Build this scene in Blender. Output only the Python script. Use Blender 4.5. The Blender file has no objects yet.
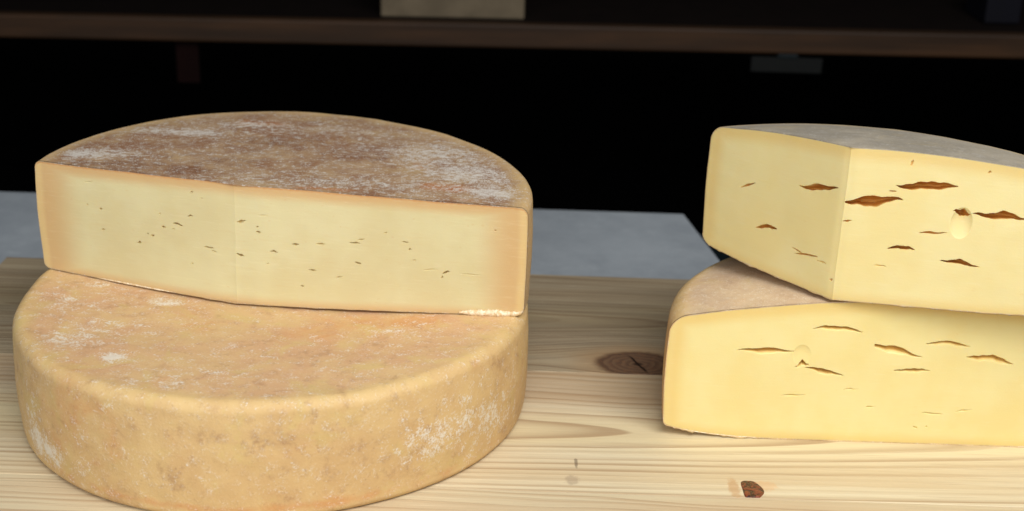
import bpy, math, random
import numpy as np
from mathutils import Matrix, Vector

random.seed(4)
rng = np.random.default_rng(11)
S = bpy.context.scene
COL = S.collection

# ------------------------------------------------------------------ camera
FPX, PITCH, ROLL, CAMZ = 1344.0, 0.3727, 0.0329, 0.4089
W, H = 1024, 511
cam_d = bpy.data.cameras.new('camera')
cam = bpy.data.objects.new('camera', cam_d)
COL.objects.link(cam)
cam.matrix_world = (Matrix.Translation((0, 0, CAMZ)) @ Matrix.Rotation(math.pi / 2 - PITCH, 4, 'X')
                    @ Matrix.Rotation(ROLL, 4, 'Z'))
cam_d.sensor_width = 36.0
cam_d.lens = FPX / W * 36.0
cam_d.clip_start = 0.01
cam_d.clip_end = 50
cam_d.dof.use_dof = True
cam_d.dof.focus_distance = 0.80
cam_d.dof.aperture_fstop = 8.0
S.camera = cam


def ray(px, py):
    """direction through a measured point of the photograph"""
    u = (px - W / 2) / FPX
    v = -(py - H / 2) / FPX
    c, s = math.cos(ROLL), math.sin(ROLL)
    u, v = c * u - s * v, s * u + c * v
    ct, st = math.cos(PITCH), math.sin(PITCH)
    return np.array([u, ct + v * st, -st + v * ct])


def on_z(px, py, z):
    d = ray(px, py)
    return d[:2] * (z - CAMZ) / d[2]


# ------------------------------------------------------------------ helpers
def lin(c):
    return tuple(((x / 255) / 12.92 if x / 255 <= .04045 else ((x / 255 + .055) / 1.055) ** 2.4) for x in c[:3]) + (1.0,)


def tag(o, label=None, cat=None, group=None, kind=None):
    if label: o['label'] = label
    if cat: o['category'] = cat
    if group: o['group'] = group
    if kind: o['kind'] = kind
    return o


def empty(name, loc, label, cat, group=None):
    o = bpy.data.objects.new(name, None)
    COL.objects.link(o)
    o.empty_display_size = .05
    o.location = loc
    return tag(o, label, cat, group)


def mesh_obj(name, verts, faces, mat, parent=None, smooth=True, attrs=None):
    me = bpy.data.meshes.new(name)
    verts = np.asarray(verts, dtype=np.float32)
    faces = np.asarray(faces, dtype=np.int32)
    n, k = faces.shape
    me.vertices.add(len(verts)); me.vertices.foreach_set('co', verts.ravel())
    me.loops.add(n * k); me.loops.foreach_set('vertex_index', faces.ravel())
    me.polygons.add(n)
    me.polygons.foreach_set('loop_start', np.arange(0, n * k, k, dtype=np.int32))
    me.polygons.foreach_set('use_smooth', np.full(n, smooth))
    me.update(calc_edges=True)
    for an, av in (attrs or {}).items():
        a = me.attributes.new(an, 'FLOAT', 'POINT')
        a.data.foreach_set('value', np.asarray(av, dtype=np.float32))
    me.materials.append(mat)
    o = bpy.data.objects.new(name, me)
    COL.objects.link(o)
    if parent: o.parent = parent
    return o


def grid_faces(ni, nj, off=0, flip=False, wrap=False):
    I, J = np.meshgrid(np.arange(ni if wrap else ni - 1), np.arange(nj - 1), indexing='ij')
    I2 = (I + 1) % ni
    a, b, c, d = I * nj + J, I2 * nj + J, I2 * nj + J + 1, I * nj + J + 1
    f = np.stack([a, b, c, d], -1).reshape(-1, 4) + off
    return f[:, ::-1] if flip else f


# smooth noise for the geometry: a sum of plane waves
class Waves:
    def __init__(self, freq, n=9, seed=0):
        r = np.random.default_rng(seed)
        d = r.normal(size=(n, 3)); d /= np.linalg.norm(d, axis=1)[:, None]
        self.k = d * freq * r.uniform(.5, 1.6, size=(n, 1)) * 2 * np.pi
        self.p = r.uniform(0, 6.28, n)
        self.a = 1 / math.sqrt(n / 2)

    def __call__(self, P):
        return np.sin(P @ self.k.T + self.p).sum(-1) * self.a


def box_mesh(x0, x1, y0, y1, z0, z1, bev=.001, seg=2):
    import bmesh
    bm = bmesh.new()
    bmesh.ops.create_cube(bm, size=1)
    for v in bm.verts:
        v.co = ((x0 + x1) / 2 + v.co.x * (x1 - x0), (y0 + y1) / 2 + v.co.y * (y1 - y0), (z0 + z1) / 2 + v.co.z * (z1 - z0))
    if bev:
        bmesh.ops.bevel(bm, geom=list(bm.edges), offset=bev, segments=seg, profile=.5, affect='EDGES')
    return bm


def bm_obj(name, bm, mat, parent=None):
    me = bpy.data.meshes.new(name)
    bm.to_mesh(me); bm.free()
    me.materials.append(mat)
    o = bpy.data.objects.new(name, me)
    COL.objects.link(o)
    if parent: o.parent = parent
    return o


# ------------------------------------------------------------------ node helper
class V:
    def __init__(s, g, sock): s.g, s.s = g, sock
    def _m(s, op, *a, clamp=False):
        n = s.g.nt.nodes.new('ShaderNodeMath'); n.operation = op; n.use_clamp = clamp
        for i, x in enumerate((s,) + a): s.g.put(n.inputs[i], x)
        return V(s.g, n.outputs[0])
    def __add__(s, o): return s._m('ADD', o)
    __radd__ = __add__
    def __sub__(s, o): return s._m('SUBTRACT', o)
    def __rsub__(s, o): return s.g.val(o)._m('SUBTRACT', s)
    def __mul__(s, o): return s._m('MULTIPLY', o)
    __rmul__ = __mul__
    def __truediv__(s, o): return s._m('DIVIDE', o)
    def abs(s): return s._m('ABSOLUTE')
    def sqrt(s): return s._m('SQRT')
    def pow(s, o): return s._m('POWER', o)
    def min(s, o): return s._m('MINIMUM', o)
    def max(s, o): return s._m('MAXIMUM', o)
    def fract(s): return s._m('FRACT')
    def sin(s): return s._m('SINE')
    def sat(s): return s._m('ADD', 0.0, clamp=True)
    def step(s, a, b):
        """smoothstep from a to b (falls if a > b)"""
        n = s.g.nt.nodes.new('ShaderNodeMapRange'); n.interpolation_type = 'SMOOTHSTEP'
        lo, hi, t0, t1 = (a, b, 0, 1) if a < b else (b, a, 1, 0)
        s.g.put(n.inputs['Value'], s)
        for k, x in (('From Min', lo), ('From Max', hi), ('To Min', t0), ('To Max', t1)): n.inputs[k].default_value = x
        return V(s.g, n.outputs[0])


class G:
    def __init__(self, name):
        self.m = bpy.data.materials.new(name); self.m.use_nodes = True
        self.nt = self.m.node_tree
        self.b = self.nt.nodes['Principled BSDF']
    def put(self, inp, x):
        if isinstance(x, V): self.nt.links.new(x.s, inp)
        elif hasattr(x, 'is_output'): self.nt.links.new(x, inp)
        else: inp.default_value = x
    def val(self, x):
        n = self.nt.nodes.new('ShaderNodeValue'); n.outputs[0].default_value = x
        return V(self, n.outputs[0])
    def obj(self):
        n = self.nt.nodes.new('ShaderNodeTexCoord'); return n.outputs['Object']
    def sep(self, v):
        n = self.nt.nodes.new('ShaderNodeSeparateXYZ'); self.put(n.inputs[0], v)
        return [V(self, n.outputs[i]) for i in range(3)]
    def vec(self, x, y, z):
        n = self.nt.nodes.new('ShaderNodeCombineXYZ')
        for i, q in enumerate((x, y, z)): self.put(n.inputs[i], q)
        return n.outputs[0]
    def scale(self, v, s):
        n = self.nt.nodes.new('ShaderNodeVectorMath'); n.operation = 'MULTIPLY'
        self.put(n.inputs[0], v); n.inputs[1].default_value = s
        return n.outputs[0]
    def noise(self, v, sc, detail=3, rough=.55, dist=0.0):
        n = self.nt.nodes.new('ShaderNodeTexNoise')
        self.put(n.inputs['Vector'], v); n.inputs['Scale'].default_value = sc
        n.inputs['Detail'].default_value = detail; n.inputs['Roughness'].default_value = rough
        n.inputs['Distortion'].default_value = dist
        return V(self, n.outputs[0])
    def vor(self, v, sc):
        n = self.nt.nodes.new('ShaderNodeTexVoronoi')
        self.put(n.inputs['Vector'], v); n.inputs['Scale'].default_value = sc
        return V(self, n.outputs['Distance'])
    def attr(self, name):
        n = self.nt.nodes.new('ShaderNodeAttribute'); n.attribute_name = name
        return V(self, n.outputs['Fac'])
    def mix(self, f, a, b, mode='MIX'):
        n = self.nt.nodes.new('ShaderNodeMix'); n.data_type = 'RGBA'; n.blend_type = mode
        self.put(n.inputs[0], f); self.put(n.inputs[6], a); self.put(n.inputs[7], b)
        return n.outputs[2]
    def bump(self, h, strength, dist):
        n = self.nt.nodes.new('ShaderNodeBump')
        self.put(n.inputs['Height'], h); n.inputs['Strength'].default_value = strength
        n.inputs['Distance'].default_value = dist
        self.nt.links.new(n.outputs[0], self.b.inputs['Normal'])
    def out(self, color, rough, spec=.35):
        self.put(self.b.inputs['Base Color'], color)
        self.put(self.b.inputs['Roughness'], rough)
        self.b.inputs['Specular IOR Level'].default_value = spec
        return self.m


def flat_mat(name, c, rough=.7, spec=.2, var=.25, sc=30):
    g = G(name)
    o = g.obj()
    n = g.noise(o, sc, 4)
    a = lin(c); b = tuple(x * (1 - var) for x in a[:3]) + (1,)
    return g.out(g.mix(n.step(.3, .7), b, a), rough, spec)


# ------------------------------------------------------------------ materials: cheese
def paste_mat(name, core, core2, edge, outer, side_w, top_w, sss=.25, skin_amt=.7, line=None, eyec=(226, 158, 54)):
    """pale cut cheese; 'ds','dz' = depth below the side and the top/bottom rind"""
    g = G(name)
    o = g.obj()
    ds, dz = g.attr('ds'), g.attr('dz')
    n1 = g.noise(o, 26, 3)
    n2 = g.noise(o, 90, 3)
    n3 = g.noise(g.scale(o, (1, 1, 2.6)), 420, 3, .6)
    c = g.mix(n1.step(.35, .68), core, core2)
    wob = (n1 - .5) * .006
    qs = 1 - ((ds + wob) / side_w)
    qt = 1 - ((dz + wob * .6) / top_w)
    q = qs.max(qt).max(0.0)
    q = q.step(0.0, .80)
    c = g.mix(q * .75, c, edge)
    skin = (ds + (n2 - .5) * .0020).step(.0062, .0026)
    c = g.mix(skin * skin_amt, c, outer)
    if line:
        c = g.mix((dz + (n3 - .5) * .0022).step(.0016, .0004) * .7, c, line)
    # small pale crystals and rubbed marks left by the wire
    pale = n3.step(.62, .78) * n2.step(.42, .7)
    c = g.mix(pale * .35, c, lin((236, 224, 178)))
    dark = g.noise(g.scale(o, (1, 1, 2)), 260, 2, .5).step(.33, .22)
    c = g.mix(dark * .22, c, edge)
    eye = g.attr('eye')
    c = g.mix(eye.sat() * .85, c, lin(eyec))  # shade and bounced light inside the eyes, painted as amber by depth
    drag = g.noise(g.scale(o, (.10, .10, 1.0)), 700, 3, .6)          # fine marks left by the cutting wire
    c = g.mix(drag.step(.55, .75) * .10, c, edge)
    c = g.mix(drag.step(.45, .25) * .12, c, lin((240, 230, 190)))
    g.bump(n3 + g.noise(o, 1100, 2) * .6 + drag * .8, .25, .00025)
    m = g.out(c, .48, .32)
    g.b.inputs['Subsurface Weight'].default_value = sss
    g.b.inputs['Subsurface Radius'].default_value = (1.0, .72, .28)
    g.b.inputs['Subsurface Scale'].default_value = .003
    return m


def rind_mat(name, base, base2, warm, dark, bloomc, top, top2, crestc=(230, 194, 118), fine=1.0, speck=1.0, bump=1.0, mott=.3, fs=1.0):
    """washed rind. attributes: top (upper face), bloom, stain, warm, crest"""
    g = G(name)
    o = g.obj()
    at, ab, ast, aw, ac = (g.attr(k) for k in ('top', 'bloom', 'stain', 'warm', 'crest'))
    nz = lambda sc, d=3, r=.55, ds=0.0, v=None: (g.noise(v if v is not None else o, sc * (fs if sc > 60 else 1), d, r, ds) - .5) * 5.0
    nb = nz(16, 3, .5, .3)
    nm = nz(52, 4, .6, .4)
    nf = nz(210, 4, .65)
    ng = nz(800, 2, .6)
    nst = nz(150, 4, .65, .5, g.scale(o, (.75, 1.1, .8)))
    nw = nz(36, 4, .6, .6)
    nd = nz(70, 5, .68, .5)
    c = g.mix((nb * .5 + nm * .5).step(-.7, .7), base, base2)
    ctop = g.mix((nm * .6 + nb * .6).step(-.7, .7), top, top2)
    c = g.mix(at.sat(), c, ctop)
    c = g.mix((aw + nw * .38 + nf * .2).step(.15, .95) * .75, c, warm)
    c = g.mix((ast + nd * .34 + nf * .32).step(.15, .95) * .75, c, dark)
    c = g.mix(ac.sat() * .75, c, lin(crestc))
    # fine dusting in every tone of the rind
    c = g.mix((nf * .6 + ng * .6 + nst * .3).step(-.1, 1.2) * .5 * speck, c, bloomc)
    c = g.mix((nf * .5 - ng * .7).step(.35, 1.3) * .42, c, dark)
    c = g.mix((nz(120, 5, .7, .3) * .8 + nm * .4).step(.1, 1.1) * .45 * mott, c, dark)
    c = g.mix((nz(30, 5, .65, .8)).step(.1, .8) * .5 * mott, c, lin((206, 180, 116)))
    pits = g.vor(o, 120).step(.14, .05) * nm.step(.1, .8)
    c = g.mix(pits * .5, c, dark)
    bl = ab + nst * .42 + nf * .36 + ng * .46 + nw * .1
    c = g.mix(bl.step(.30, 1.25) * .85, c, bloomc)
    hgt = nf * .35 + ng * .16 + nm * .3 + bl.step(.5, 1.1) * .3
    g.bump(hgt, .38 * bump, .0005)
    return g.out(c, .62, .28)


# ------------------------------------------------------------------ cheese builder
class Cheese:
    def __init__(s, O, z0, R, Ht, dome_t, dome_b, rt, rb, bulge, harm=(0, 0, 0, 0), lift=0.0, seed=1, apex_shift=None,
                 noise_amp=.0008, pb=5, taper=0.0):
        s.pb = pb; s.taper = taper
        s.O = np.array(O, float); s.z0, s.R, s.Ht = z0, R, Ht
        s.dt, s.db, s.rt, s.rb, s.bulge, s.h, s.lift = dome_t, dome_b, rt, rb, bulge, harm, lift
        s.w1 = [Waves(14, seed=seed * 7 + i) for i in range(3)]
        s.w2 = [Waves(55, seed=seed * 7 + 3 + i) for i in range(3)]
        s.apex_shift = apex_shift
        s.na = noise_amp

    def rad(s, phi):
        a, b, c, d = s.h
        return s.R + a * np.cos(2 * phi) + b * np.sin(2 * phi) + c * np.cos(3 * phi) + d * np.sin(3 * phi)

    def rho(s, xy):
        v = xy - s.O
        return np.minimum(np.linalg.norm(v, axis=-1) / s.rad(np.arctan2(v[..., 1], v[..., 0])), 1.0)

    def zt(s, rho):
        q = np.clip((rho * s.R - (s.R - s.rt)) / s.rt, 0, 1)
        return s.Ht + s.dt * (1 - rho ** 2) - s.rt * (1 - np.sqrt(1 - q ** 2))

    def zb(s, rho):
        q = np.clip((rho * s.R - (s.R - s.rb)) / s.rb, 0, 1)
        return s.db * (1 - rho ** s.pb) + s.rb * (1 - np.sqrt(1 - q ** 2))

    def deform(s, xy, z):
        """shared by the paste and its rind so that they stay together"""
        v = xy - s.O
        rho = s.rho(xy)
        k = 1 + s.bulge / s.R * rho ** 8 * (1 - np.clip(np.abs((z - s.Ht / 2) / (s.Ht / 2)), 0, 1) ** 2)
        P = np.concatenate([v * k[..., None], z[..., None]], -1)
        if s.apex_shift:
            (ax, ay), amt, wid = s.apex_shift
            d2 = ((xy[..., 0] - ax) ** 2 + (xy[..., 1] - ay) ** 2) / wid ** 2
            P[..., 1] += amt * (z / s.Ht - .5) * np.exp(-d2)
        if s.taper:
            P[..., 2] *= 1 - s.taper * P[..., 0]
        n = np.stack([w(P) for w in s.w1], -1) * s.na * .35 + np.stack([w(P) for w in s.w2], -1) * s.na * .10
        fade = np.clip(z / .012, 0, 1)[..., None] * .8 + .2
        return P + n * fade

    def world(s, P):
        return P + np.array([s.O[0], s.O[1], s.z0])


def build_rind(ch, name, A, ph0, ph1, ncol, mat, parent, fields, closed=False, nt=100, ns=26, thick=.0006, inner_mat=None,
               rough_edge=.0007, sag=.4):
    """the outer skin: top, side and bottom as one sheet standing proud of the paste"""
    phis = np.linspace(ph0, ph1, ncol, endpoint=not closed)
    rim = ch.O + np.stack([np.cos(phis), np.sin(phis)], -1) * ch.rad(phis)[:, None]
    A = np.array(A, float)
    u = np.linspace(0, 1, nt)
    t = 1 - (1 - u) ** 2.0
    top = A + (rim - A)[:, None, :] * t[None, :, None]
    rt_, rb_ = ch.zt(ch.rho(top)), ch.zb(ch.rho(top))
    zt1, zb1 = rt_[:, -1], rb_[:, -1]
    sv = np.linspace(0, 1, ns + 2)[1:-1]
    side = np.repeat(rim[:, None, :], ns, 1)
    zs = zt1[:, None] * (1 - sv) + zb1[:, None] * sv
    xy = np.concatenate([top, side, top[:, ::-1]], 1)
    z = np.concatenate([rt_, zs, rb_[:, ::-1]], 1)
    P = ch.deform(xy, z)
    ni, nj = P.shape[:2]
    # normals
    di = np.gradient(P, axis=0) if not closed else (np.roll(P, -1, 0) - np.roll(P, 1, 0))
    dj = np.gradient(P, axis=1)
    N = np.cross(dj, di)
    L = np.linalg.norm(N, axis=-1)
    N = N / np.maximum(L, 1e-12)[..., None]
    bad = L < 1e-10
    N[bad] = 0
    mid = ni // 2
    if N[mid, nt // 2, 2] < 0: N = -N
    N[:, :2] = (0, 0, 1); N[:, -2:] = (0, 0, -1)
    base = ch.world(P)
    rho = ch.rho(xy)
    # shared attributes from true position
    X = base
    jj = np.arange(nj)
    istop = (jj < nt)[None, :] * np.clip((.978 - rho) / .07, 0, 1)
    at = {'top': istop.astype(float)}
    crest = np.exp(-((rho - .968) / .026) ** 2) * (jj < nt)[None, :]
    at['crest'] = crest
    for k in ('bloom', 'stain', 'warm'):
        f = np.zeros((ni, nj))
        for (cx, cy, cz, rx, ry, rz, amp) in fields.get(k, ()):
            f += amp * np.exp(-(((X[..., 0] - cx) / rx) ** 2 + ((X[..., 1] - cy) / ry) ** 2 + ((X[..., 2] - cz) / rz) ** 2))
        at[k] = f + fields.get(k + '0', 0) + fields.get(k + '_top', 0) * istop
    at['crest'] = crest * fields.get('crest_amt', 1.0)
    # make sure the faces look outwards
    flip = False
    a, b, d = P[mid, nt // 2], P[mid + 1, nt // 2], P[mid, nt // 2 + 1]
    if np.cross(b - a, d - a)[2] < 0: flip = True
    outer = P + N * thick
    verts = outer.reshape(-1, 3)
    faces = grid_faces(ni, nj, flip=flip, wrap=closed)
    attrs = {k: v.reshape(-1).copy() for k, v in at.items()}
    if not closed:
        # the ragged sawn edge: a strip down to the paste along both cut ends
        for end in (0, ni - 1):
            r0 = end * nj
            inn = P[end].copy() - N[end] * .0003
            out = outer[end].copy()
            nxt = P[1 if end == 0 else ni - 2]
            dirv = P[end] - nxt; dirv /= np.maximum(np.linalg.norm(dirv, axis=1), 1e-9)[:, None]
            dirv[:3] = dirv[5]; dirv[-3:] = dirv[-6]
            r = np.random.default_rng(end + 3)
            jag = np.convolve(r.uniform(0, 1, nj + 4), np.ones(3) / 3, 'same')[2:-2] ** 2
            amt = (np.arange(nj) > nt + ns) * rough_edge + rough_edge * .25
            mids = out + dirv * (jag * amt)[:, None] - N[end] * thick * .4
            mids[:, 2] -= jag * amt * sag
            o1 = len(verts)
            verts = np.concatenate([verts, mids, inn])
            for k in attrs: attrs[k] = np.concatenate([attrs[k], attrs[k][r0:r0 + nj], attrs[k][r0:r0 + nj]])
            a = np.arange(nj - 1)
            s1 = np.stack([r0 + a, r0 + a + 1, o1 + a + 1, o1 + a], -1)
            s2 = np.stack([o1 + a, o1 + a + 1, o1 + nj + a + 1, o1 + nj + a], -1)
            fs = np.concatenate([s1, s2])
            if (end == 0) ^ flip: fs = fs[:, ::-1]
            faces = np.concatenate([faces, fs])
    o = mesh_obj(name, verts, faces, mat, parent, True, attrs)
    return o, (P, flip, xy, z)


def eye_depth(a, z, holes):
    """depth of the slit-like eyes at face coordinates a (along) and z (up)"""
    d = np.zeros_like(a); e = np.zeros_like(a)
    for (a0, z0, L, h, sl, D, kind, sd) in holes:
        m = (np.abs(a - a0) < L * 1.35) & (np.abs(z - z0) < abs(sl) * L * 1.4 + h * 3 + .001)
        if not m.any(): continue
        aa, zz = a[m] - a0, z[m] - z0
        u = aa / L
        if kind == 'pit':                                   # shallow round hollow with a deep dark roof
            r = np.sqrt(u ** 2 + (zz / h) ** 2)
            v = np.clip(1 - r ** 2, 0, 1) ** .75 * D * np.clip(.35 + .65 * (zz / h * .5 + .5), 0, 1)
            d[m] = np.maximum(d[m], v); e[m] = np.maximum(e[m], np.clip(v / D, 0, 1) * .15)
            continue
        rr = np.random.default_rng(sd)
        p1, p2, p3 = rr.uniform(0, 6.28, 3)
        bend = h * (.35 * np.sin(u * 2.2 + p1) + .14 * np.sin(u * 6 + p2) + .05 * np.sin(u * 15 + p3))
        env = np.clip(1 - np.abs(u) ** 1.5, 0, 1) ** .95 * (1 + .16 * np.sin(u * 5 + p3) + .06 * np.sin(u * 15 + p1))
        env = np.maximum(env, 0)
        bend = bend + .38 * h * env                          # arched roof, flatter floor
        w = env * h * .80 + 1e-7
        q = (zz - sl * aa - bend) / w                        # -1 bottom lip .. 1 roof
        qq = (q + 1) / 2
        prof = np.where(qq < .3, np.clip(qq / .3, 0, 1) ** .6, np.clip((1 - qq) / .4, 0, 1) ** .25)
        if kind == 'soft':                                  # the floor slopes gently up to the face, the roof is sharp
            prof = np.where(qq < .82, np.clip(qq / .82, 0, 1) ** 1.25, np.clip((1 - qq) / .18, 0, 1) ** .3)
        prof = np.where((q > -1) & (q < 1), prof, 0)
        v = prof * D * np.clip(env, 0, 1) ** .6
        v = np.where(env > .02, v, 0)
        d[m] = np.maximum(d[m], v)
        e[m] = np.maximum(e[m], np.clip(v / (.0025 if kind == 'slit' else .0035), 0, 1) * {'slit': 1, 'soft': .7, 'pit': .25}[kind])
    return d, e


def build_paste(ch, name, A, arms, shell, mat, parent, holes, na=430, nz=250, corner=None):
    A = np.array(A, float)
    P0, flip, xy0, z0 = shell
    verts = [P0.reshape(-1, 3) - 0.0]
    faces = [grid_faces(P0.shape[0], P0.shape[1], flip=flip)]
    rho0 = ch.rho(xy0)
    ds = [((1 - rho0) * ch.R).reshape(-1)]; dz = [np.zeros(rho0.size)]; ey = [np.zeros(rho0.size)]
    off = P0.shape[0] * P0.shape[1]
    for i, ph in enumerate(arms):
        E = ch.O + np.array([math.cos(ph), math.sin(ph)]) * ch.rad(ph)
        Lr = np.linalg.norm(E - A)
        u = np.linspace(0, 1, na) ** 1.12; t = np.where(u < .8, u / .8 * .88, .88 + .12 * (1 - (1 - (u - .8) / .2) ** 1.7))
        v = np.linspace(0, 1, nz)
        xy = A + (E - A) * t[:, None]
        rho = ch.rho(xy)
        zb, zt = ch.zb(rho), ch.zt(rho)
        Z = zb[:, None] + (zt - zb)[:, None] * v[None, :]
        XY = np.repeat(xy[:, None, :], nz, 1)
        P = ch.deform(XY, Z)
        # inward normal of the cut
        dr = (E - A) / Lr
        nrm = np.array([-dr[1], dr[0]])
        c = A + (ch.O + np.array([math.cos(np.mean(arms)), math.sin(np.mean(arms))]) * ch.R - A) * .4
        if np.dot(nrm, c - A) < 0: nrm = -nrm
        Aa = np.repeat((t * Lr)[:, None], nz, 1)
        hl = []
        for k, hh in enumerate(holes[i]):
            px, py, hx, hy, sl, D = hh[:6]
            kind = hh[6] if len(hh) > 6 else 'slit'
            pts = []
            for (qx, qy) in ((px - hx, py - sl * hx), (px, py), (px + hx, py + sl * hx)):
                d = ray(qx, qy)
                # meet the vertical plane of this cut
                tt = np.dot(A, nrm) / np.dot(d[:2], nrm)
                X = d * tt
                pts.append((np.dot(X[:2] - A, dr), X[2] + CAMZ - ch.z0 - ch.lift * np.dot(X[:2] - ch.O, (1, 0))))
            L = abs(pts[2][0] - pts[0][0]) / 2
            slw = (pts[2][1] - pts[0][1]) / (pts[2][0] - pts[0][0])
            dist = np.linalg.norm(ray(px, py) * (np.dot(A, nrm) / np.dot(ray(px, py)[:2], nrm)))
            hl.append((pts[1][0], pts[1][1], L, max(hy * 1.12, .8) * dist / FPX * 1.08, slw, D * .001, kind, 100 * i + k))
        d, e = eye_depth(Aa, Z, hl)
        fade = np.clip((1 - t) * Lr / .004, 0, 1)[:, None] * np.clip(t * Lr / .0008, 0, 1)[:, None] * \
            np.clip(np.minimum(v, 1 - v) * ch.Ht / .003, 0, 1)[None, :]
        d = d * fade
        P[..., 0] += nrm[0] * d; P[..., 1] += nrm[1] * d
        P[..., 2] -= .28 * d                               # the eyes run slightly downwards into the cheese
        bis = np.array([math.cos(np.mean(arms)), math.sin(np.mean(arms))])   # the meeting edge of the two cuts is slightly blunted
        if len(arms) == 2 and corner:
            k = corner[0] * np.exp(-(Aa / corner[1]) ** 2)
            P[..., 0] += bis[0] * k; P[..., 1] += bis[1] * k
        # flip so that the normal points out of the cheese
        a, b, q = P[5, 5], P[6, 5], P[5, 6]
        fl = np.dot(np.cross(b - a, q - a)[:2], nrm) > 0
        verts.append(P.reshape(-1, 3)); faces.append(grid_faces(na, nz, off, flip=fl)); off += na * nz
        ds.append(((1 - rho) * ch.R)[:, None].repeat(nz, 1).reshape(-1))
        dz.append(np.minimum(Z - zb[:, None] + .003, zt[:, None] - Z).reshape(-1))
        ey.append((e * fade).reshape(-1))
    return mesh_obj(name, np.concatenate(verts), np.concatenate(faces), mat, parent, False,
                    {'ds': np.concatenate(ds), 'dz': np.concatenate(dz), 'eye': np.concatenate(ey)})


def crumbly_lip(name, ch, A, ph, t0, t1, rad_, mat, parent, seed=0, z_off=0.0):
    """a torn crumbly flake of rind along the bottom edge of a cut"""
    A = np.array(A, float)
    E = ch.O + np.array([math.cos(ph), math.sin(ph)]) * ch.rad(ph)
    n = int(np.linalg.norm(E - A) * (t1 - t0) / .0006) + 4
    t = np.linspace(t0, t1, n)
    xy = A + (E - A) * t[:, None]
    rho = ch.rho(xy)
    P = ch.deform(xy, ch.zb(rho))
    dr = (E - A) / np.linalg.norm(E - A)
    out = np.array([dr[1], -dr[0]])
    if out[1] > 0: out = -out
    r = np.random.default_rng(seed)
    env = np.sin(np.linspace(0.12, np.pi - .12, n)) ** .5
    jag = np.convolve(r.uniform(.3, 1.2, n + 6), np.ones(4) / 4, 'same')[3:-3]
    k = 12
    vs = []
    for j in range(k):
        th = 2 * math.pi * j / k
        rr = rad_ * env * (jag * .8 + r.uniform(0, .45, n))
        vs.append(np.stack([P[:, 0] + out[0] * (.2 * rad_ + rr * math.cos(th) * .7), P[:, 1] + out[1] * (.2 * rad_ + rr * math.cos(th) * .7),
                            P[:, 2] + z_off + rr * math.sin(th) * .85], -1))
    V_ = np.stack(vs, 1)
    f = grid_faces(n, k + 1)
    f = np.where(f % (k + 1) == k, (f // (k + 1)) * k, (f // (k + 1)) * k + f % (k + 1))
    return mesh_obj(name, V_.reshape(-1, 3), f, mat, parent, True)


# ------------------------------------------------------------------ cheese materials
M_paste_hard = paste_mat('paste_hard', lin((215, 204, 158)), lin((210, 196, 148)), lin((204, 160, 106)), lin((220, 190, 132)), .034, .010, line=lin((200, 140, 84)), eyec=(192, 152, 86))
M_paste_soft = paste_mat('paste_soft', lin((232, 217, 160)), lin((230, 212, 150)), lin((224, 194, 124)), lin((230, 214, 154)), .014, .011, sss=.35, skin_amt=.2)
M_paste_butter = paste_mat('paste_butter', lin((233, 218, 156)), lin((231, 212, 145)), lin((226, 194, 118)), lin((230, 214, 154)), .014, .011, sss=.35, skin_amt=.2, eyec=(232, 176, 70))
M_rind_gold = rind_mat('rind_gold', lin((212, 180, 126)), lin((202, 166, 116)), lin((204, 146, 92)), lin((158, 120, 86)),
                       lin((228, 220, 204)), lin((210, 176, 126)), lin((204, 162, 122)), crestc=(222, 192, 126), speck=.5, mott=1.0)
M_rind_brown = rind_mat('rind_brown', lin((200, 166, 114)), lin((184, 156, 116)), lin((176, 108, 54)), lin((112, 72, 46)),
                        lin((212, 206, 196)), lin((172, 142, 108)), lin((142, 104, 76)), speck=1.3, fs=1.5)
M_rind_beige = rind_mat('rind_beige', lin((218, 190, 140)), lin((206, 172, 120)), lin((206, 150, 92)), lin((150, 118, 96)),
                        lin((222, 208, 184)), lin((210, 184, 150)), lin((196, 168, 138)), fs=1.5, speck=1.5, mott=.5)
M_rind_grey = rind_mat('rind_grey', lin((206, 176, 126)), lin((196, 164, 116)), lin((180, 150, 110)), lin((120, 108, 98)),
                       lin((190, 186, 178)), lin((170, 160, 142)), lin((150, 142, 128)), fine=1.2)
gc = G('crumb'); oc = gc.obj(); nc = gc.noise(oc, 500, 3)
gc.bump(nc, .6, .0008)
M_crumb = gc.out(gc.mix(nc.step(.35, .65), lin((216, 186, 140)), lin((240, 226, 198))), .7, .2)

# ------------------------------------------------------------------ left stack
LO = (-.1501, .7885)
lower = Cheese(LO, 0.0, .1585, .0725, -.0040, .0, .0068, .005, .0018, harm=(0, -.001, .0021, -.001), seed=1, noise_amp=.0009)
whole = empty('whole_cheese', (*LO, 0), 'whole round golden cheese wheel lying flat on the pine board under a cut half', 'cheese')
px = lambda x, y, z: (*on_z(x, y, z), z)
def blob(x, y, z, rx, ry, rz, amp):
    q = on_z(x, y, z)
    return (q[0], q[1], z, rx, ry, rz, amp)
def side_blob(x, y, O, R, rx, rz, amp):
    """blob on the side wall: meet the cylinder"""
    d = ray(x, y); o = np.array([0, 0]); oc_ = -np.array(O)
    a = d[0] ** 2 + d[1] ** 2; b = 2 * (oc_ @ d[:2]); c = oc_ @ oc_ - R * R
    t = (-b - math.sqrt(max(b * b - 4 * a * c, 0))) / (2 * a)
    X = d * t
    return (X[0], X[1], X[2] + CAMZ, rx, rx * 1.4, rz, amp)
zt = .071
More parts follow.
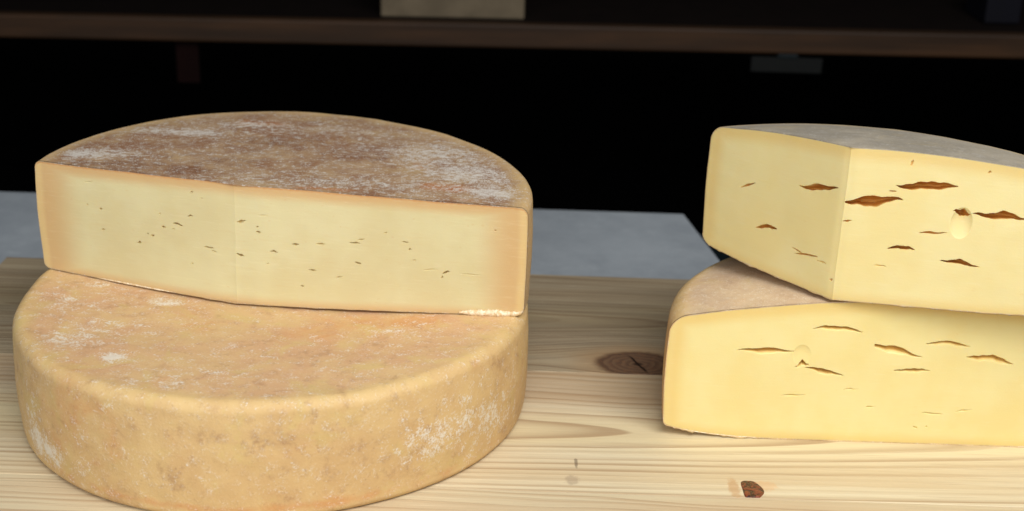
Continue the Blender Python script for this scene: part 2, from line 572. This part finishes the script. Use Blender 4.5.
f_low = {
    'bloom': [blob(112, 358, zt, .006, .005, .02, 1.9), blob(70, 300, zt, .02, .012, .02, .45), blob(70, 340, zt, .024, .014, .02, .65),
              blob(165, 300, zt, .012, .008, .02, .75), blob(120, 322, zt, .03, .012, .02, .35), blob(205, 372, zt, .025, .008, .02, .4),
              blob(160, 385, zt, .03, .006, .02, .35), blob(395, 330, zt, .02, .012, .02, .35), blob(100, 285, zt, .012, .006, .02, .55),
              side_blob(36, 432, LO, .16, .012, .014, .9), side_blob(52, 452, LO, .16, .014, .009, .9), side_blob(82, 440, LO, .16, .004, .014, .7),
              side_blob(36, 400, LO, .16, .006, .008, .45), side_blob(470, 420, LO, .16, .03, .018, .48), side_blob(425, 440, LO, .16, .02, .014, .42),
              side_blob(495, 415, LO, .16, .014, .016, .45), side_blob(120, 430, LO, .16, .02, .014, .15), side_blob(84, 468, LO, .16, .008, .007, .5)],
    'bloom0': .0, 'bloom_top': .1,
    'stain': [side_blob(255, 440, LO, .16, .03, .014, .3), side_blob(435, 440, LO, .16, .03, .014, .2), blob(380, 380, zt, .02, .01, .02, .25),
              side_blob(175, 482, LO, .16, .008, .006, .45), side_blob(300, 425, LO, .16, .04, .02, .15), blob(230, 395, zt, .03, .01, .02, .15)],
    'stain0': .0,
    'warm': [blob(170, 320, zt, .04, .02, .02, .35), blob(330, 330, zt, .05, .025, .02, .5), blob(378, 318, zt, .03, .012, .02, .65),
             blob(430, 320, zt, .02, .012, .02, .4), side_blob(60, 400, LO, .16, .02, .03, .4), side_blob(90, 430, LO, .16, .03, .03, .4),
             side_blob(500, 365, LO, .16, .02, .02, .45), side_blob(250, 512, LO, .16, .14, .0032, .7), side_blob(180, 425, LO, .16, .03, .02, .3)],
    'warm0': -.02, 'crest_amt': .3,
}
build_rind(lower, 'rind', LO, 0, 2 * math.pi, 560, M_rind_gold, whole, f_low, closed=True, nt=130, ns=44, thick=0)

UO = (-.1482, .7929)
PL, PR = 3.0347, -.2239 + 0.0
AU = (-.1709, .7724)
upper = Cheese(UO, .0745, .1582, .0706, .0014, -.0035, .0042, .0040, .0008, harm=(-.0006, -.0024, .0016, -.0005), seed=2,
               apex_shift=(AU, .006, .09), noise_amp=.0004, pb=2, taper=.13)
half = empty('half_cheese', (*UO, .0736), 'half wheel with brown white-dusted rind and tiny-holed pale cut face, on the whole wheel', 'cheese')
zt = .146
f_up = {
    'bloom': [blob(470, 170, zt, .035, .024, .02, .65), blob(500, 190, zt, .020, .012, .02, .8), blob(430, 150, zt, .04, .02, .02, .5),
              blob(100, 153, zt, .030, .012, .02, .62), blob(165, 131, zt, .04, .008, .02, .45), blob(200, 133, zt, .016, .008, .02, .5),
              blob(75, 155, zt, .012, .008, .02, .5), blob(250, 124, zt, .02, .01, .02, .45), blob(290, 180, zt, .05, .012, .02, .3),
              blob(330, 130, zt, .06, .015, .02, .22), blob(390, 185, zt, .03, .01, .02, .35)],
    'bloom0': -.5, 'bloom_top': .80,
    'stain': [blob(360, 155, zt, .045, .02, .02, .55), blob(200, 160, zt, .05, .02, .02, .45), blob(270, 140, zt, .04, .02, .02, .4),
              blob(160, 170, zt, .04, .01, .02, .5), blob(330, 180, zt, .06, .01, .02, .4), blob(100, 163, zt, .03, .006, .02, .6)],
    'stain0': -.25, 'stain_top': .3,
    'warm': [blob(445, 185, zt, .022, .010, .02, 1.0), blob(262, 122, zt, .022, .012, .02, .9), blob(420, 165, zt, .012, .014, .02, .6),
             blob(325, 188, zt, .03, .004, .02, .9), blob(470, 197, zt, .02, .004, .02, .7), blob(180, 168, zt, .03, .005, .02, .6)],
    'warm0': -.15, 'crest_amt': 0.0,
}
rind_u, shell_u = build_rind(upper, 'rind', AU, PR, PL, 330, M_rind_brown, half, f_up, thick=.0003)
hole_r = [(239, 222, 4, 1.2, .1, 3), (258, 231, 2.5, 1, .3, 3), (259, 232, 1.5, 1, 0, 2), (274, 250, 4.5, 1.1, .1, 3), (295.5, 242.6, 4, 1.2, .15, 3),
          (320.5, 242.6, 5, 1.1, 0, 2), (355, 241.7, 7, .9, .1, 2.5), (361, 238, 4, .8, -.2, 1.5), (313, 268, 4.5, 1, .2, 2.5), (358, 261.6, 3.5, 1.2, .1, 3),
          (405.6, 240.5, 3.5, 1, .3, 2), (410, 248, 1.5, 1.4, 0, 2), (446, 271.3, 4, 1.4, -.2, 3.5), (442, 276, 1.5, 1, 0, 2), (339.5, 275, 4, .9, -.1, 1.5),
          (303, 283.6, 2, 1, 0, 2), (414, 258.7, 2.5, .8, .2, 1.2), (257, 226, 1.3, .8, 0, 2), (386, 231, 2, .7, .1, 1.2), (268, 262, 1.6, .7, .1, 1.2),
          (430, 268, 9, .7, .02, .8), (470, 273, 12, .7, .03, .8), (262, 215, 6, .7, 0, .7), (495, 228, 1.4, 1.2, 0, 1.2)]
hole_l = [(100, 208.6, 2, 1.1, .1, 2.5), (103, 229, 2.5, .9, .2, 2), (190, 216, 3, 1, -.1, 3), (178, 224.2, 5.5, 1.3, .2, 4), (164, 227, 2.4, 1.2, -.2, 3),
          (153, 235, 2, 1.3, 0, 3), (139.5, 241.5, 2.6, 1.3, .2, 3), (209, 246.3, 5.5, 1.1, .25, 2.5), (191, 193, 1.5, 1, 0, 2), (148, 233, 1.3, .8, 0, 2),
          (214, 250, 3, .7, .2, 1.5), (174, 229, 1.4, .7, 0, 1.5), (87, 205, 1.2, .7, 0, 1), (193, 262, 1.2, .9, 0, 1.5), (201, 199, 1.5, .7, 0, 1),
          (88, 182, 6, .6, 0, .6), (160, 214, 1.2, .7, 0, 1.2)]
hole_r += [(240, 254, 4.5, 1.5, .3, 3.5), (241, 221, 4.5, 1.3, 0, 2.5)]
faint = lambda L: [(x, y, a * .95, b * .82, c, d * .6) for (x, y, a, b, c, d) in L]
build_paste(upper, 'paste', AU, (PL, PR), shell_u, M_paste_hard, half, (faint(hole_l), faint(hole_r)), na=500, nz=290, corner=(.0011, .011))
crumbly_lip('torn_rind_edge', upper, AU, PR, .78, .998, .0029, M_crumb, half, 3, z_off=.0010)
crumbly_lip('torn_rind_edge', upper, AU, PL, .32, .72, .0007, M_crumb, half, 4)

# ------------------------------------------------------------------ right stack
RO = (.2470, .7450)
lowr = Cheese(RO, .0080, .1490, .0727, .0150, -.0077, .0095, .0028, .0015, seed=3, noise_amp=.00035, pb=6)
quarter_lo = empty('half_cheese', (*RO, lowr.z0), 'yellow half wheel with long slit eyes lying directly on the pine board', 'cheese')
f_r = {'bloom0': -.2, 'bloom_top': .15, 'stain0': -.3, 'warm0': 0.0, 'crest_amt': .3,
       'warm': [(.1, .76, .04, .02, .02, .06, .6)], 'bloom': []}
AL = (.2225, .7450)
rind_l, shell_l = build_rind(lowr, 'rind', AL, 0.0, math.pi, 330, M_rind_beige, quarter_lo, f_r, thick=.0003, rough_edge=.0016, sag=.7)
hl_left = [(766, 351, 30, 3.2, 0, 9), (802, 355, 9, 9, 0, 1.2, 'pit'), (838, 330, 26, 2.6, .03, 7), (802, 366, 7, 3, -.1, 9), (824, 371.5, 20, 2.8, .16, 9),
           (793, 395.5, 15, .9, 0, 2), (851, 389, 9, .8, 0, 1.6)]
hl_right = [(868, 407, 8, .9, -.08, 2), (893, 351, 31, 3.8, .16, 8), (948, 345.5, 23, 2.4, .08, 6), (990, 361, 24, 3.8, .2, 8), (912, 371, 19, 2.2, .08, 7),
            (932, 413.5, 12, 1, .1, 2.2), (963, 411, 9, 1, -.2, 1.8), (915, 427.5, 2.5, 1, .2, 2), (926, 427.5, 1.3, 1, 0, 1.5)]
soft = lambda L: [h if len(h) > 6 else h[:5] + (h[5] * .75, 'soft') for h in L]
lowr_holes = (soft(hl_right), soft(hl_left))
build_paste(lowr, 'paste', AL, (0.0, math.pi), shell_l, M_paste_butter, quarter_lo, lowr_holes, na=470, nz=330)
crumbly_lip('torn_rind_edge', lowr, AL, math.pi, .50, .93, .0004, M_crumb, quarter_lo, 5)

TO = (.1930, .6900)
topc = Cheese(TO, .1012, .1510, .0775, .0150, -.0045, .0085, .0060, .0012, seed=4, noise_amp=.00035)
AT = (.1928, .7435)
# where the arms reach the rim
def arm_angle(O, A, target, R):
    d = np.array(target) - np.array(A); d /= np.linalg.norm(d)
    v = np.array(A) - np.array(O)
    b = v @ d; t = -b + math.sqrt(b * b - v @ v + R * R)
    e = v + d * t
    return math.atan2(e[1], e[0])
pL = arm_angle(TO, AT, (.1265, .8220), topc.R)
pR = arm_angle(TO, AT, (.3020, .7265), topc.R)
quarter_up = empty('cheese_wedge', (*TO, topc.z0), 'yellow wedge with dark slit eyes on two cut faces, stacked upon another piece', 'cheese')
f_t = {'bloom0': -.2, 'bloom_top': .1, 'stain0': -.3, 'warm0': -.3, 'crest_amt': .0}
rind_t, shell_t = build_rind(topc, 'rind', AT, pR, pL, 330, M_rind_grey, quarter_up, f_t, thick=.0003, rough_edge=.0009, sag=.6)
ht_right = [(872, 201.5, 31, 5.2, 0, 15), (927, 187, 31, 4.3, .07, 13), (901, 248.5, 14, 2, .1, 8), (959, 263.5, 20, 2.2, .14, 9),
            (961, 223, 11, 13, 0, 3.5, 'pit'), (962, 213, 9, 3.4, .1, 11), (1000, 217, 28, 3.6, .17, 12), (932, 232.5, 15, 1.2, 0, 3), (847, 221, 5, 1, 0, 2.5),
            (893, 191.3, 4, .8, -.05, 2), (912, 164, 1.3, 3.5, 0, 1.5), (990, 173, 1.6, 1.2, 0, 1.5), (880, 266, 7, .7, .15, 1)]
ht_left = [(818, 187.5, 20, 3.2, .08, 11), (748, 185.5, 8, 1.1, -.22, 3), (766, 228, 11, 2.2, .08, 7), (806, 255, 13, 1, .12, 2.5), (798, 251, 7, .8, .5, 2),
           (831, 280, 1.8, 1.4, 0, 2), (822, 262, 6, .7, .4, 1)]
build_paste(topc, 'paste', AT, (pL, pR), shell_t, M_paste_soft, quarter_up, (ht_left, ht_right), na=500, nz=330, corner=(.0006, .0032))


# ------------------------------------------------------------------ pine board of three glued planks
def plank_mat(name, light, early, latec, yc, d0, slope, spacing, knots, grey=0.0, seed=0.0, contrast=.6, x0=0.0, warp=1.0, phase=0.0, marks=(), bands=()):
    """flat-sawn pine: growth rings round an axis that dips through the plank, cut by its top face"""
    g = G(name)
    o = g.obj()
    x, y, z = g.sep(o)
    lowx = g.scale(o, (1.6, 9, 9))
    w1 = g.noise(g.vec(x * 1.6 + seed, y * 10, z * 10), 1.6, 2, .5) - .5
    w2 = g.noise(g.vec(x * 7 + seed, y * 30, z * 30), 1.5, 2, .5) - .5
    yy = y - yc + w1 * .03 * warp + w2 * .0035
    # grain swerves round the knots
    kmask = None
    kd = []
    for (kx, ky, ra, rb_, cut) in knots:
        dx, dy = (x - kx) / ra, (y - ky) / rb_
        dd = (dx * dx + dy * dy).sqrt()
        e = (0 - (dx * dx * .28 + dy * dy * .28))._m('EXPONENT')
        yy = yy - (dy / ((dy * dy + .35).sqrt())) * e * rb_ * 1.2
        kd.append((dd, dx, dy))
    dep = (x - x0) * slope + d0 + w1 * .01 * warp
    r = (yy * yy + dep * dep).sqrt()
    ringn = (g.noise(g.vec(r * 85, seed, x * .6), 1.0, 3) - .5) * 3.2
    fr = (r / spacing + ringn * warp + phase + w2 * .3).fract()
    late = fr.step(.30, .86) * fr.step(1.0, .93)
    fib = g.noise(g.vec(x * 14, y * 620, z * 620 + seed), 1.0, 4, .6)
    fib2 = g.noise(g.vec(x * 40, y * 1600, seed), 1.0, 2, .6)
    broad = g.noise(g.vec(x * 3 + seed, y * 38, 0.0), 1.0, 3, .6)
    c = g.mix(broad.step(.32, .68), light, early)
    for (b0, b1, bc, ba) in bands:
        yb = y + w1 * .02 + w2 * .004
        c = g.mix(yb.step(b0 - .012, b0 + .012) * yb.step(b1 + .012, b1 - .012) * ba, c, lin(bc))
    amp = g.noise(g.vec(x * 2.2 + 3, r * 130, seed), 1.0, 3).step(.36, .62)
    c = g.mix(late * contrast * (amp * .88 + .12), c, latec)
    c = g.mix(fib.step(.52, .75) * .28, c, latec)
    c = g.mix(fib2.step(.6, .8) * .22, c, lin((120, 96, 70)))
    c = g.mix(fib.step(.42, .28) * .25, c, lin((244, 230, 200)))
    if grey:
        gn = g.noise(g.vec(x * 5, y * 60, seed + 2), 1.0, 4, .65)
        c = g.mix(gn.step(.35, .75) * grey, c, lin((128, 116, 98)))
    # small nicks
    nick = g.noise(g.vec(x * 60, y * 190, seed), 1.0, 3, .6).step(.74, .82)
    c = g.mix(nick * .5, c, lin((110, 84, 62)))
    hgt = late * .5 + fib * .5
    for (mx, my, mrx, mry, mc, ma) in marks:
        wv = (g.noise(o, 400, 3) - .5) * 1.2
        q = (((x - mx) / mrx).pow(2) + ((y - my) / mry).pow(2)).sqrt() + wv
        c = g.mix(q.step(1.15, .6) * ma, c, lin(mc))
    for (dd, dx, dy), (kx, ky, ra, rb_, cut) in zip(kd, knots):
        wob = (g.noise(g.scale(o, (1, 1, 1)), 110, 3) - .5) * .22
        m = (dd + wob * .8).step(1.12, .86)
        halo = (dd + wob).step(2.0, .95) * .4
        c = g.mix(halo, c, lin((168, 128, 84)))
        ring = ((dd + wob * 1.2) * 5.0).fract()
        kc = g.mix(ring.step(.2, .9), lin(cut[0]), lin(cut[1]))
        kc = g.mix(dd.step(.75, 1.0) * .7, kc, lin(cut[2]))
        kc = g.mix(g.noise(o, 330, 3).step(.5, .7) * .5, kc, lin(cut[3]))
        crack = (dx * .9 + dy * .25 + wob * .5).abs().step(.05, .015) * dd.step(.85, .4)
        kc = g.mix(crack * .9, kc, lin((24, 14, 10)))
        core = dd.step(.18, .05)
        kc = g.mix(core * .7, kc, lin((36, 22, 16)))
        c = g.mix(m, c, kc)
        hgt = hgt - m * .3 - crack * 1.5
    g.bump(hgt, .35, .0006)
    return g.out(c, .55, .25)


L1, L2, L3 = lin((218, 204, 172)), lin((209, 189, 153)), lin((166, 136, 102))
board = empty('wooden_board', (.10, .78, 0), 'wide pale pine board of three glued planks under all the cheeses', 'board')
KB = ((98, 74, 58), (118, 92, 70), (78, 54, 40), (134, 92, 62))
KF = ((84, 34, 24), (132, 66, 38), (60, 26, 20), (176, 92, 48))
m_back = plank_mat('pine_back', lin((178, 162, 134)), lin((162, 144, 116)), lin((122, 98, 72)), .915, .012, .06, .0042,
                   [(*on_z(638, 364, 0), .0300, .0200, KB)], grey=.5, seed=4.3, x0=-.1, contrast=.8, bands=[(.90, .95, (150, 134, 100), .4)])
m_mid = plank_mat('pine_middle', L1, L2, L3, .748, .0, .055, .0058, [], seed=1.7, x0=-.4, contrast=.75, warp=.35, phase=.32, bands=[(.785, .84, (172, 142, 112), .55), (.725, .765, (222, 206, 160), .4)],  # darker band: wood tone plus the right cheese's shadow painted in
                  marks=[(*on_z(576, 463, 0), .0012, .006, (96, 80, 66), .6), (*on_z(572, 480, 0), .0045, .006, (166, 146, 122), .55),
                         (*on_z(734, 488, 0), .0035, .012, (186, 138, 88), .55), (*on_z(765, 486, 0), .008, .006, (214, 164, 110), .4)])
m_front = plank_mat('pine_front', lin((208, 193, 160)), lin((200, 178, 144)), lin((164, 130, 96)), .56, .02, .03, .0060,
                    [], seed=8.1, contrast=.5)
BX0, BX1 = -.408, .62
B = (.10, .78)
def plank(y0, y1, zt_, mat, zb=-.025, xa=BX0, xb=BX1):
    bm = box_mesh(xa - B[0], xb - B[0], y0 - B[1], y1 - B[1], zb, zt_, .0003, 1)
    return bm_obj('plank', bm, mat, board)
# the planks' shaders work in the board's own metres: shift the pattern centres by its base
for mt in ():
    pass
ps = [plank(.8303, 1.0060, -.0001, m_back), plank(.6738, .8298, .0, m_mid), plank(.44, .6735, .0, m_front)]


def shift_coords(mat):
    """object coordinates of the planks start at the board's base point; move them to the measuring origin"""
    nt = mat.node_tree
    for n in list(nt.nodes):
        if n.type == 'TEX_COORD':
            mp = nt.nodes.new('ShaderNodeVectorMath'); mp.operation = 'ADD'
            mp.inputs[1].default_value = (B[0], B[1], 0)
            links = [l for l in nt.links if l.from_node == n]
            tgt = [l.to_socket for l in links]
            for l in links: nt.links.remove(l)
            nt.links.new(n.outputs['Object'], mp.inputs[0])
            for t_ in tgt: nt.links.new(mp.outputs[0], t_)
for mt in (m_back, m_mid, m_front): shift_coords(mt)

# the red-brown knot at the seam, standing a little proud and glossy, cut flat by the plank joint
def knot_chip(cx, cy, rx, ry, mat):
    n, k = 40, 9
    vs = []
    r = np.random.default_rng(9)
    an = np.linspace(0, 2 * np.pi, n, endpoint=False)
    wob = 1 + .08 * np.sin(an * 3 + 1) + .05 * np.sin(an * 5 + 2)
    for j in range(k):
        q = j / (k - 1)
        x = cx + rx * q * wob * np.cos(an)
        y = cy + ry * q * wob * np.sin(an)
        y = np.maximum(y, .6741)
        x = np.maximum(x, cx - rx * .82)
        z = .0006 * (1 - q ** 4) + .0001 + .0002 * np.sin(an * 4 + q * 7) * q * (1 - q)
        if j == k - 1: z = z * 0 - .0004
        vs.append(np.stack([x - B[0], y - B[1], z], -1))
    V_ = np.stack(vs, 0)
    f = grid_faces(k, n + 1)
    f = np.where(f % (n + 1) == n, (f // (n + 1)) * n, (f // (n + 1)) * n + f % (n + 1))
    return mesh_obj('knot', V_.reshape(-1, 3), f[:, ::-1], mat, board, True)
gk = G('knot_resin'); ok_ = gk.obj(); nk = gk.noise(ok_, 260, 3, .6, .8); nk2 = gk.noise(ok_, 700, 2)
ck = gk.mix(nk.step(.42, .6), lin((50, 20, 15)), lin((126, 56, 34)))
ck = gk.mix(nk2.step(.6, .72) * .5, ck, lin((30, 14, 12)))
gk.bump(nk, .8, .001)
knot_chip(*on_z(752, 490.5, 0), .0068, .0125, gk.out(ck, .25, .5))

# ------------------------------------------------------------------ grey counter
gg = G('counter_stone'); og = gg.obj()
n1 = gg.noise(og, 9, 4, .6); n2 = gg.noise(og, 60, 4, .65); n3 = gg.noise(og, 300, 3, .6)
cg = gg.mix((n1 * .6 + n2 * .4).step(.36, .64), lin((148, 155, 162)), lin((162, 169, 175)))
cg = gg.mix(n2.step(.58, .72) * .35, cg, lin((172, 180, 184)))
cg = gg.mix(n3.step(.62, .75) * .3, cg, lin((120, 126, 134)))
gg.bump(n2 * .5 + n3 * .4, .3, .001)
M_counter = gg.out(cg, .6, .3)
import bmesh
def prism(poly, z0, z1, bev=.002):
    bm = bmesh.new()
    a = [bm.verts.new((x, y, z0)) for x, y in poly]
    b = [bm.verts.new((x, y, z1)) for x, y in poly]
    bm.faces.new(a[::-1]); bm.faces.new(b)
    for i in range(len(poly)):
        j = (i + 1) % len(poly)
        bm.faces.new((a[i], a[j], b[j], b[i]))
    bmesh.ops.recalc_face_normals(bm, faces=bm.faces)
    if bev: bmesh.ops.bevel(bm, geom=list(bm.edges), offset=bev, segments=2, profile=.5, affect='EDGES')
    return bm
e1, e2 = np.array([.1664, 1.2385]), np.array([.1865, 1.110])
dv = (e2 - e1) / (e2[1] - e1[1])
e3 = e1 + dv * (.40 - e1[1])
cnt = bm_obj('counter', prism([(-1.4, 1.2385), tuple(e1), tuple(e3), (-1.4, .40)], -.10, -.0254), M_counter)
tag(cnt, kind='structure')
M_dark = flat_mat('dark_teal', (16, 26, 30), .45, .3)
side = bm_obj('dark_floor_strip', prism([tuple(e1 + (.003, .0)), tuple(e1 + (.034, .0)), tuple(e3 + (.9, 0)), tuple(e3 + (.003, 0))], -.11, -.045), M_dark)  # raised strip standing in for the dark floor beyond the counter
tag(side, 'very dark smooth ledge beside the right edge of the grey counter', 'flooring')

# ------------------------------------------------------------------ dark stall behind
M_black = flat_mat('dark_wall', (6, 6, 6), .9, .05)
wall = bm_obj('wall', box_mesh(-2.2, 2.2, 2.30, 2.36, -1.0, 1.6, 0), M_black)
tag(wall, 'black unlit rear wall of the stall behind everything', 'wall')
fl = bm_obj('floor', box_mesh(-2.2, 2.2, -1.0, 2.29, -1.04, -1.0, 0), M_black)
tag(fl, kind='structure')

gs = G('shelf_wood'); os_ = gs.obj(); xs, ys, zs_ = gs.sep(os_)
ns_ = gs.noise(gs.vec(xs * 3, ys * 40, zs_ * 60), 1.0, 4, .6)
nsb = gs.noise(gs.vec(xs * 14, ys * 30, zs_ * 40), 1.0, 3, .6)
csf = gs.mix(ns_.step(.35, .68), lin((44, 30, 19)), lin((64, 43, 26)))
csf = gs.mix(nsb.step(.5, .7) * .5, csf, lin((48, 34, 22)))
M_shelf = gs.out(csf, .6, .2)
shelf = empty('shelf', (0, 1.60, .0512), 'dark brown wooden shelf board running across the black background', 'shelf')
shelf.rotation_euler = (0, -math.atan(.0120), 0)
bm_obj('front_edge', box_mesh(-1.3, 1.3, 0, .02, 0.0, .0290, .003), M_shelf, shelf)
bm_obj('shelf_board', box_mesh(-1.3, 1.3, .0205, .40, .001, .0270, .001), flat_mat('shelf_top', (18, 11, 8), .8, .1), shelf)

def on_shelf(name, x0, x1, y0, y1, h, mat, label, cat, rows=None):
    z = .0512 + .0275 + .0135 * (x0 + x1) / 2
    t = empty(name, ((x0 + x1) / 2, (y0 + y1) / 2, z), label, cat)
    t.rotation_euler = (0, -math.atan(.0120), 0)
    return t
M_box = flat_mat('kraft_card', (108, 96, 78), .8, .1)
M_lid = flat_mat('kraft_lid', (150, 134, 108), .8, .1)
t = on_shelf('cardboard_box', -.1725, .0075, 1.64, 1.76, .05, M_box, 'pale beige flat box standing on the dark shelf', 'box')
bm_obj('box_body', box_mesh(-.088, .088, -.06, .06, 0, .030, .002), M_box, t)
bm_obj('lid', box_mesh(-.090, .090, -.062, .062, .0305, .055, .002), M_lid, t)
t = on_shelf('blue_box', .575, .625, 1.66, 1.76, .05, M_box, 'tiny dark blue box at the right end of the shelf', 'box')
M_blue = flat_mat('blue_card', (3, 3, 14), .7, .2)
bm_obj('box_body', box_mesh(-.022, .022, -.04, .04, 0, .035, .002), M_blue, t)
bm_obj('lid', box_mesh(-.0235, .0235, -.0415, .0415, .0352, .05, .002), flat_mat('blue_lid', (5, 6, 22), .7, .2), t)
# label holder under the shelf
t = empty('price_tag', (.325, 1.607, .050), 'small grey blank tag hanging under the dark shelf', 'tag')
bm_obj('clip', box_mesh(-.012, .012, -.004, .004, .000, .0045, .0005), M_dark, t)
bm_obj('card', box_mesh(-.043, .043, -.002, .0, -.0185, -.0003, .0004), flat_mat('tag_card', (13, 15, 14), .6, .2), t)
t = empty('red_ribbon', (-.405, 1.615, .0435), 'faint dark red strip hanging under the left of the shelf', 'ribbon')
bm = box_mesh(-.014, .014, 0, .003, -.052, -.001, .001)
bm_obj('strip', bm, flat_mat('red_cloth', (18, 4, 3), .9, .1), t)

# ------------------------------------------------------------------ light: daylight falling in through the open front of the stall, plus an added fill
w = bpy.data.worlds.new('World'); S.world = w; w.use_nodes = True
w.node_tree.nodes['Background'].inputs[0].default_value = (.72, .86, 1, 1)
w.node_tree.nodes['Background'].inputs[1].default_value = .035

def area(name, loc, target, sx, sy, power, color):
    l = bpy.data.lights.new(name, 'AREA'); l.shape = 'RECTANGLE'; l.size = sx; l.size_y = sy
    l.energy = power; l.color = color
    o = bpy.data.objects.new(name, l); COL.objects.link(o)
    o.location = loc
    o.rotation_euler = (Vector(target) - Vector(loc)).to_track_quat('-Z', 'Y').to_euler()
    return o
area('daylight', (.40, .02, 1.15), (.06, .76, .03), 1.1, .7, 21, (1, .985, .965))
area('fill_light', (-.45, -.6, .75), (-.05, .8, .05), 1.4, .9, 14, (.95, .98, 1))  # fill lamp added from the front left to soften the contrast

S.render.engine = 'CYCLES'
S.cycles.use_denoising = True
S.cycles.max_bounces = 8
S.view_settings.view_transform = 'Standard'
S.view_settings.look = 'None'
S.view_settings.exposure = 0
S.view_settings.gamma = 1
S.render.resolution_x, S.render.resolution_y = 1024, 511
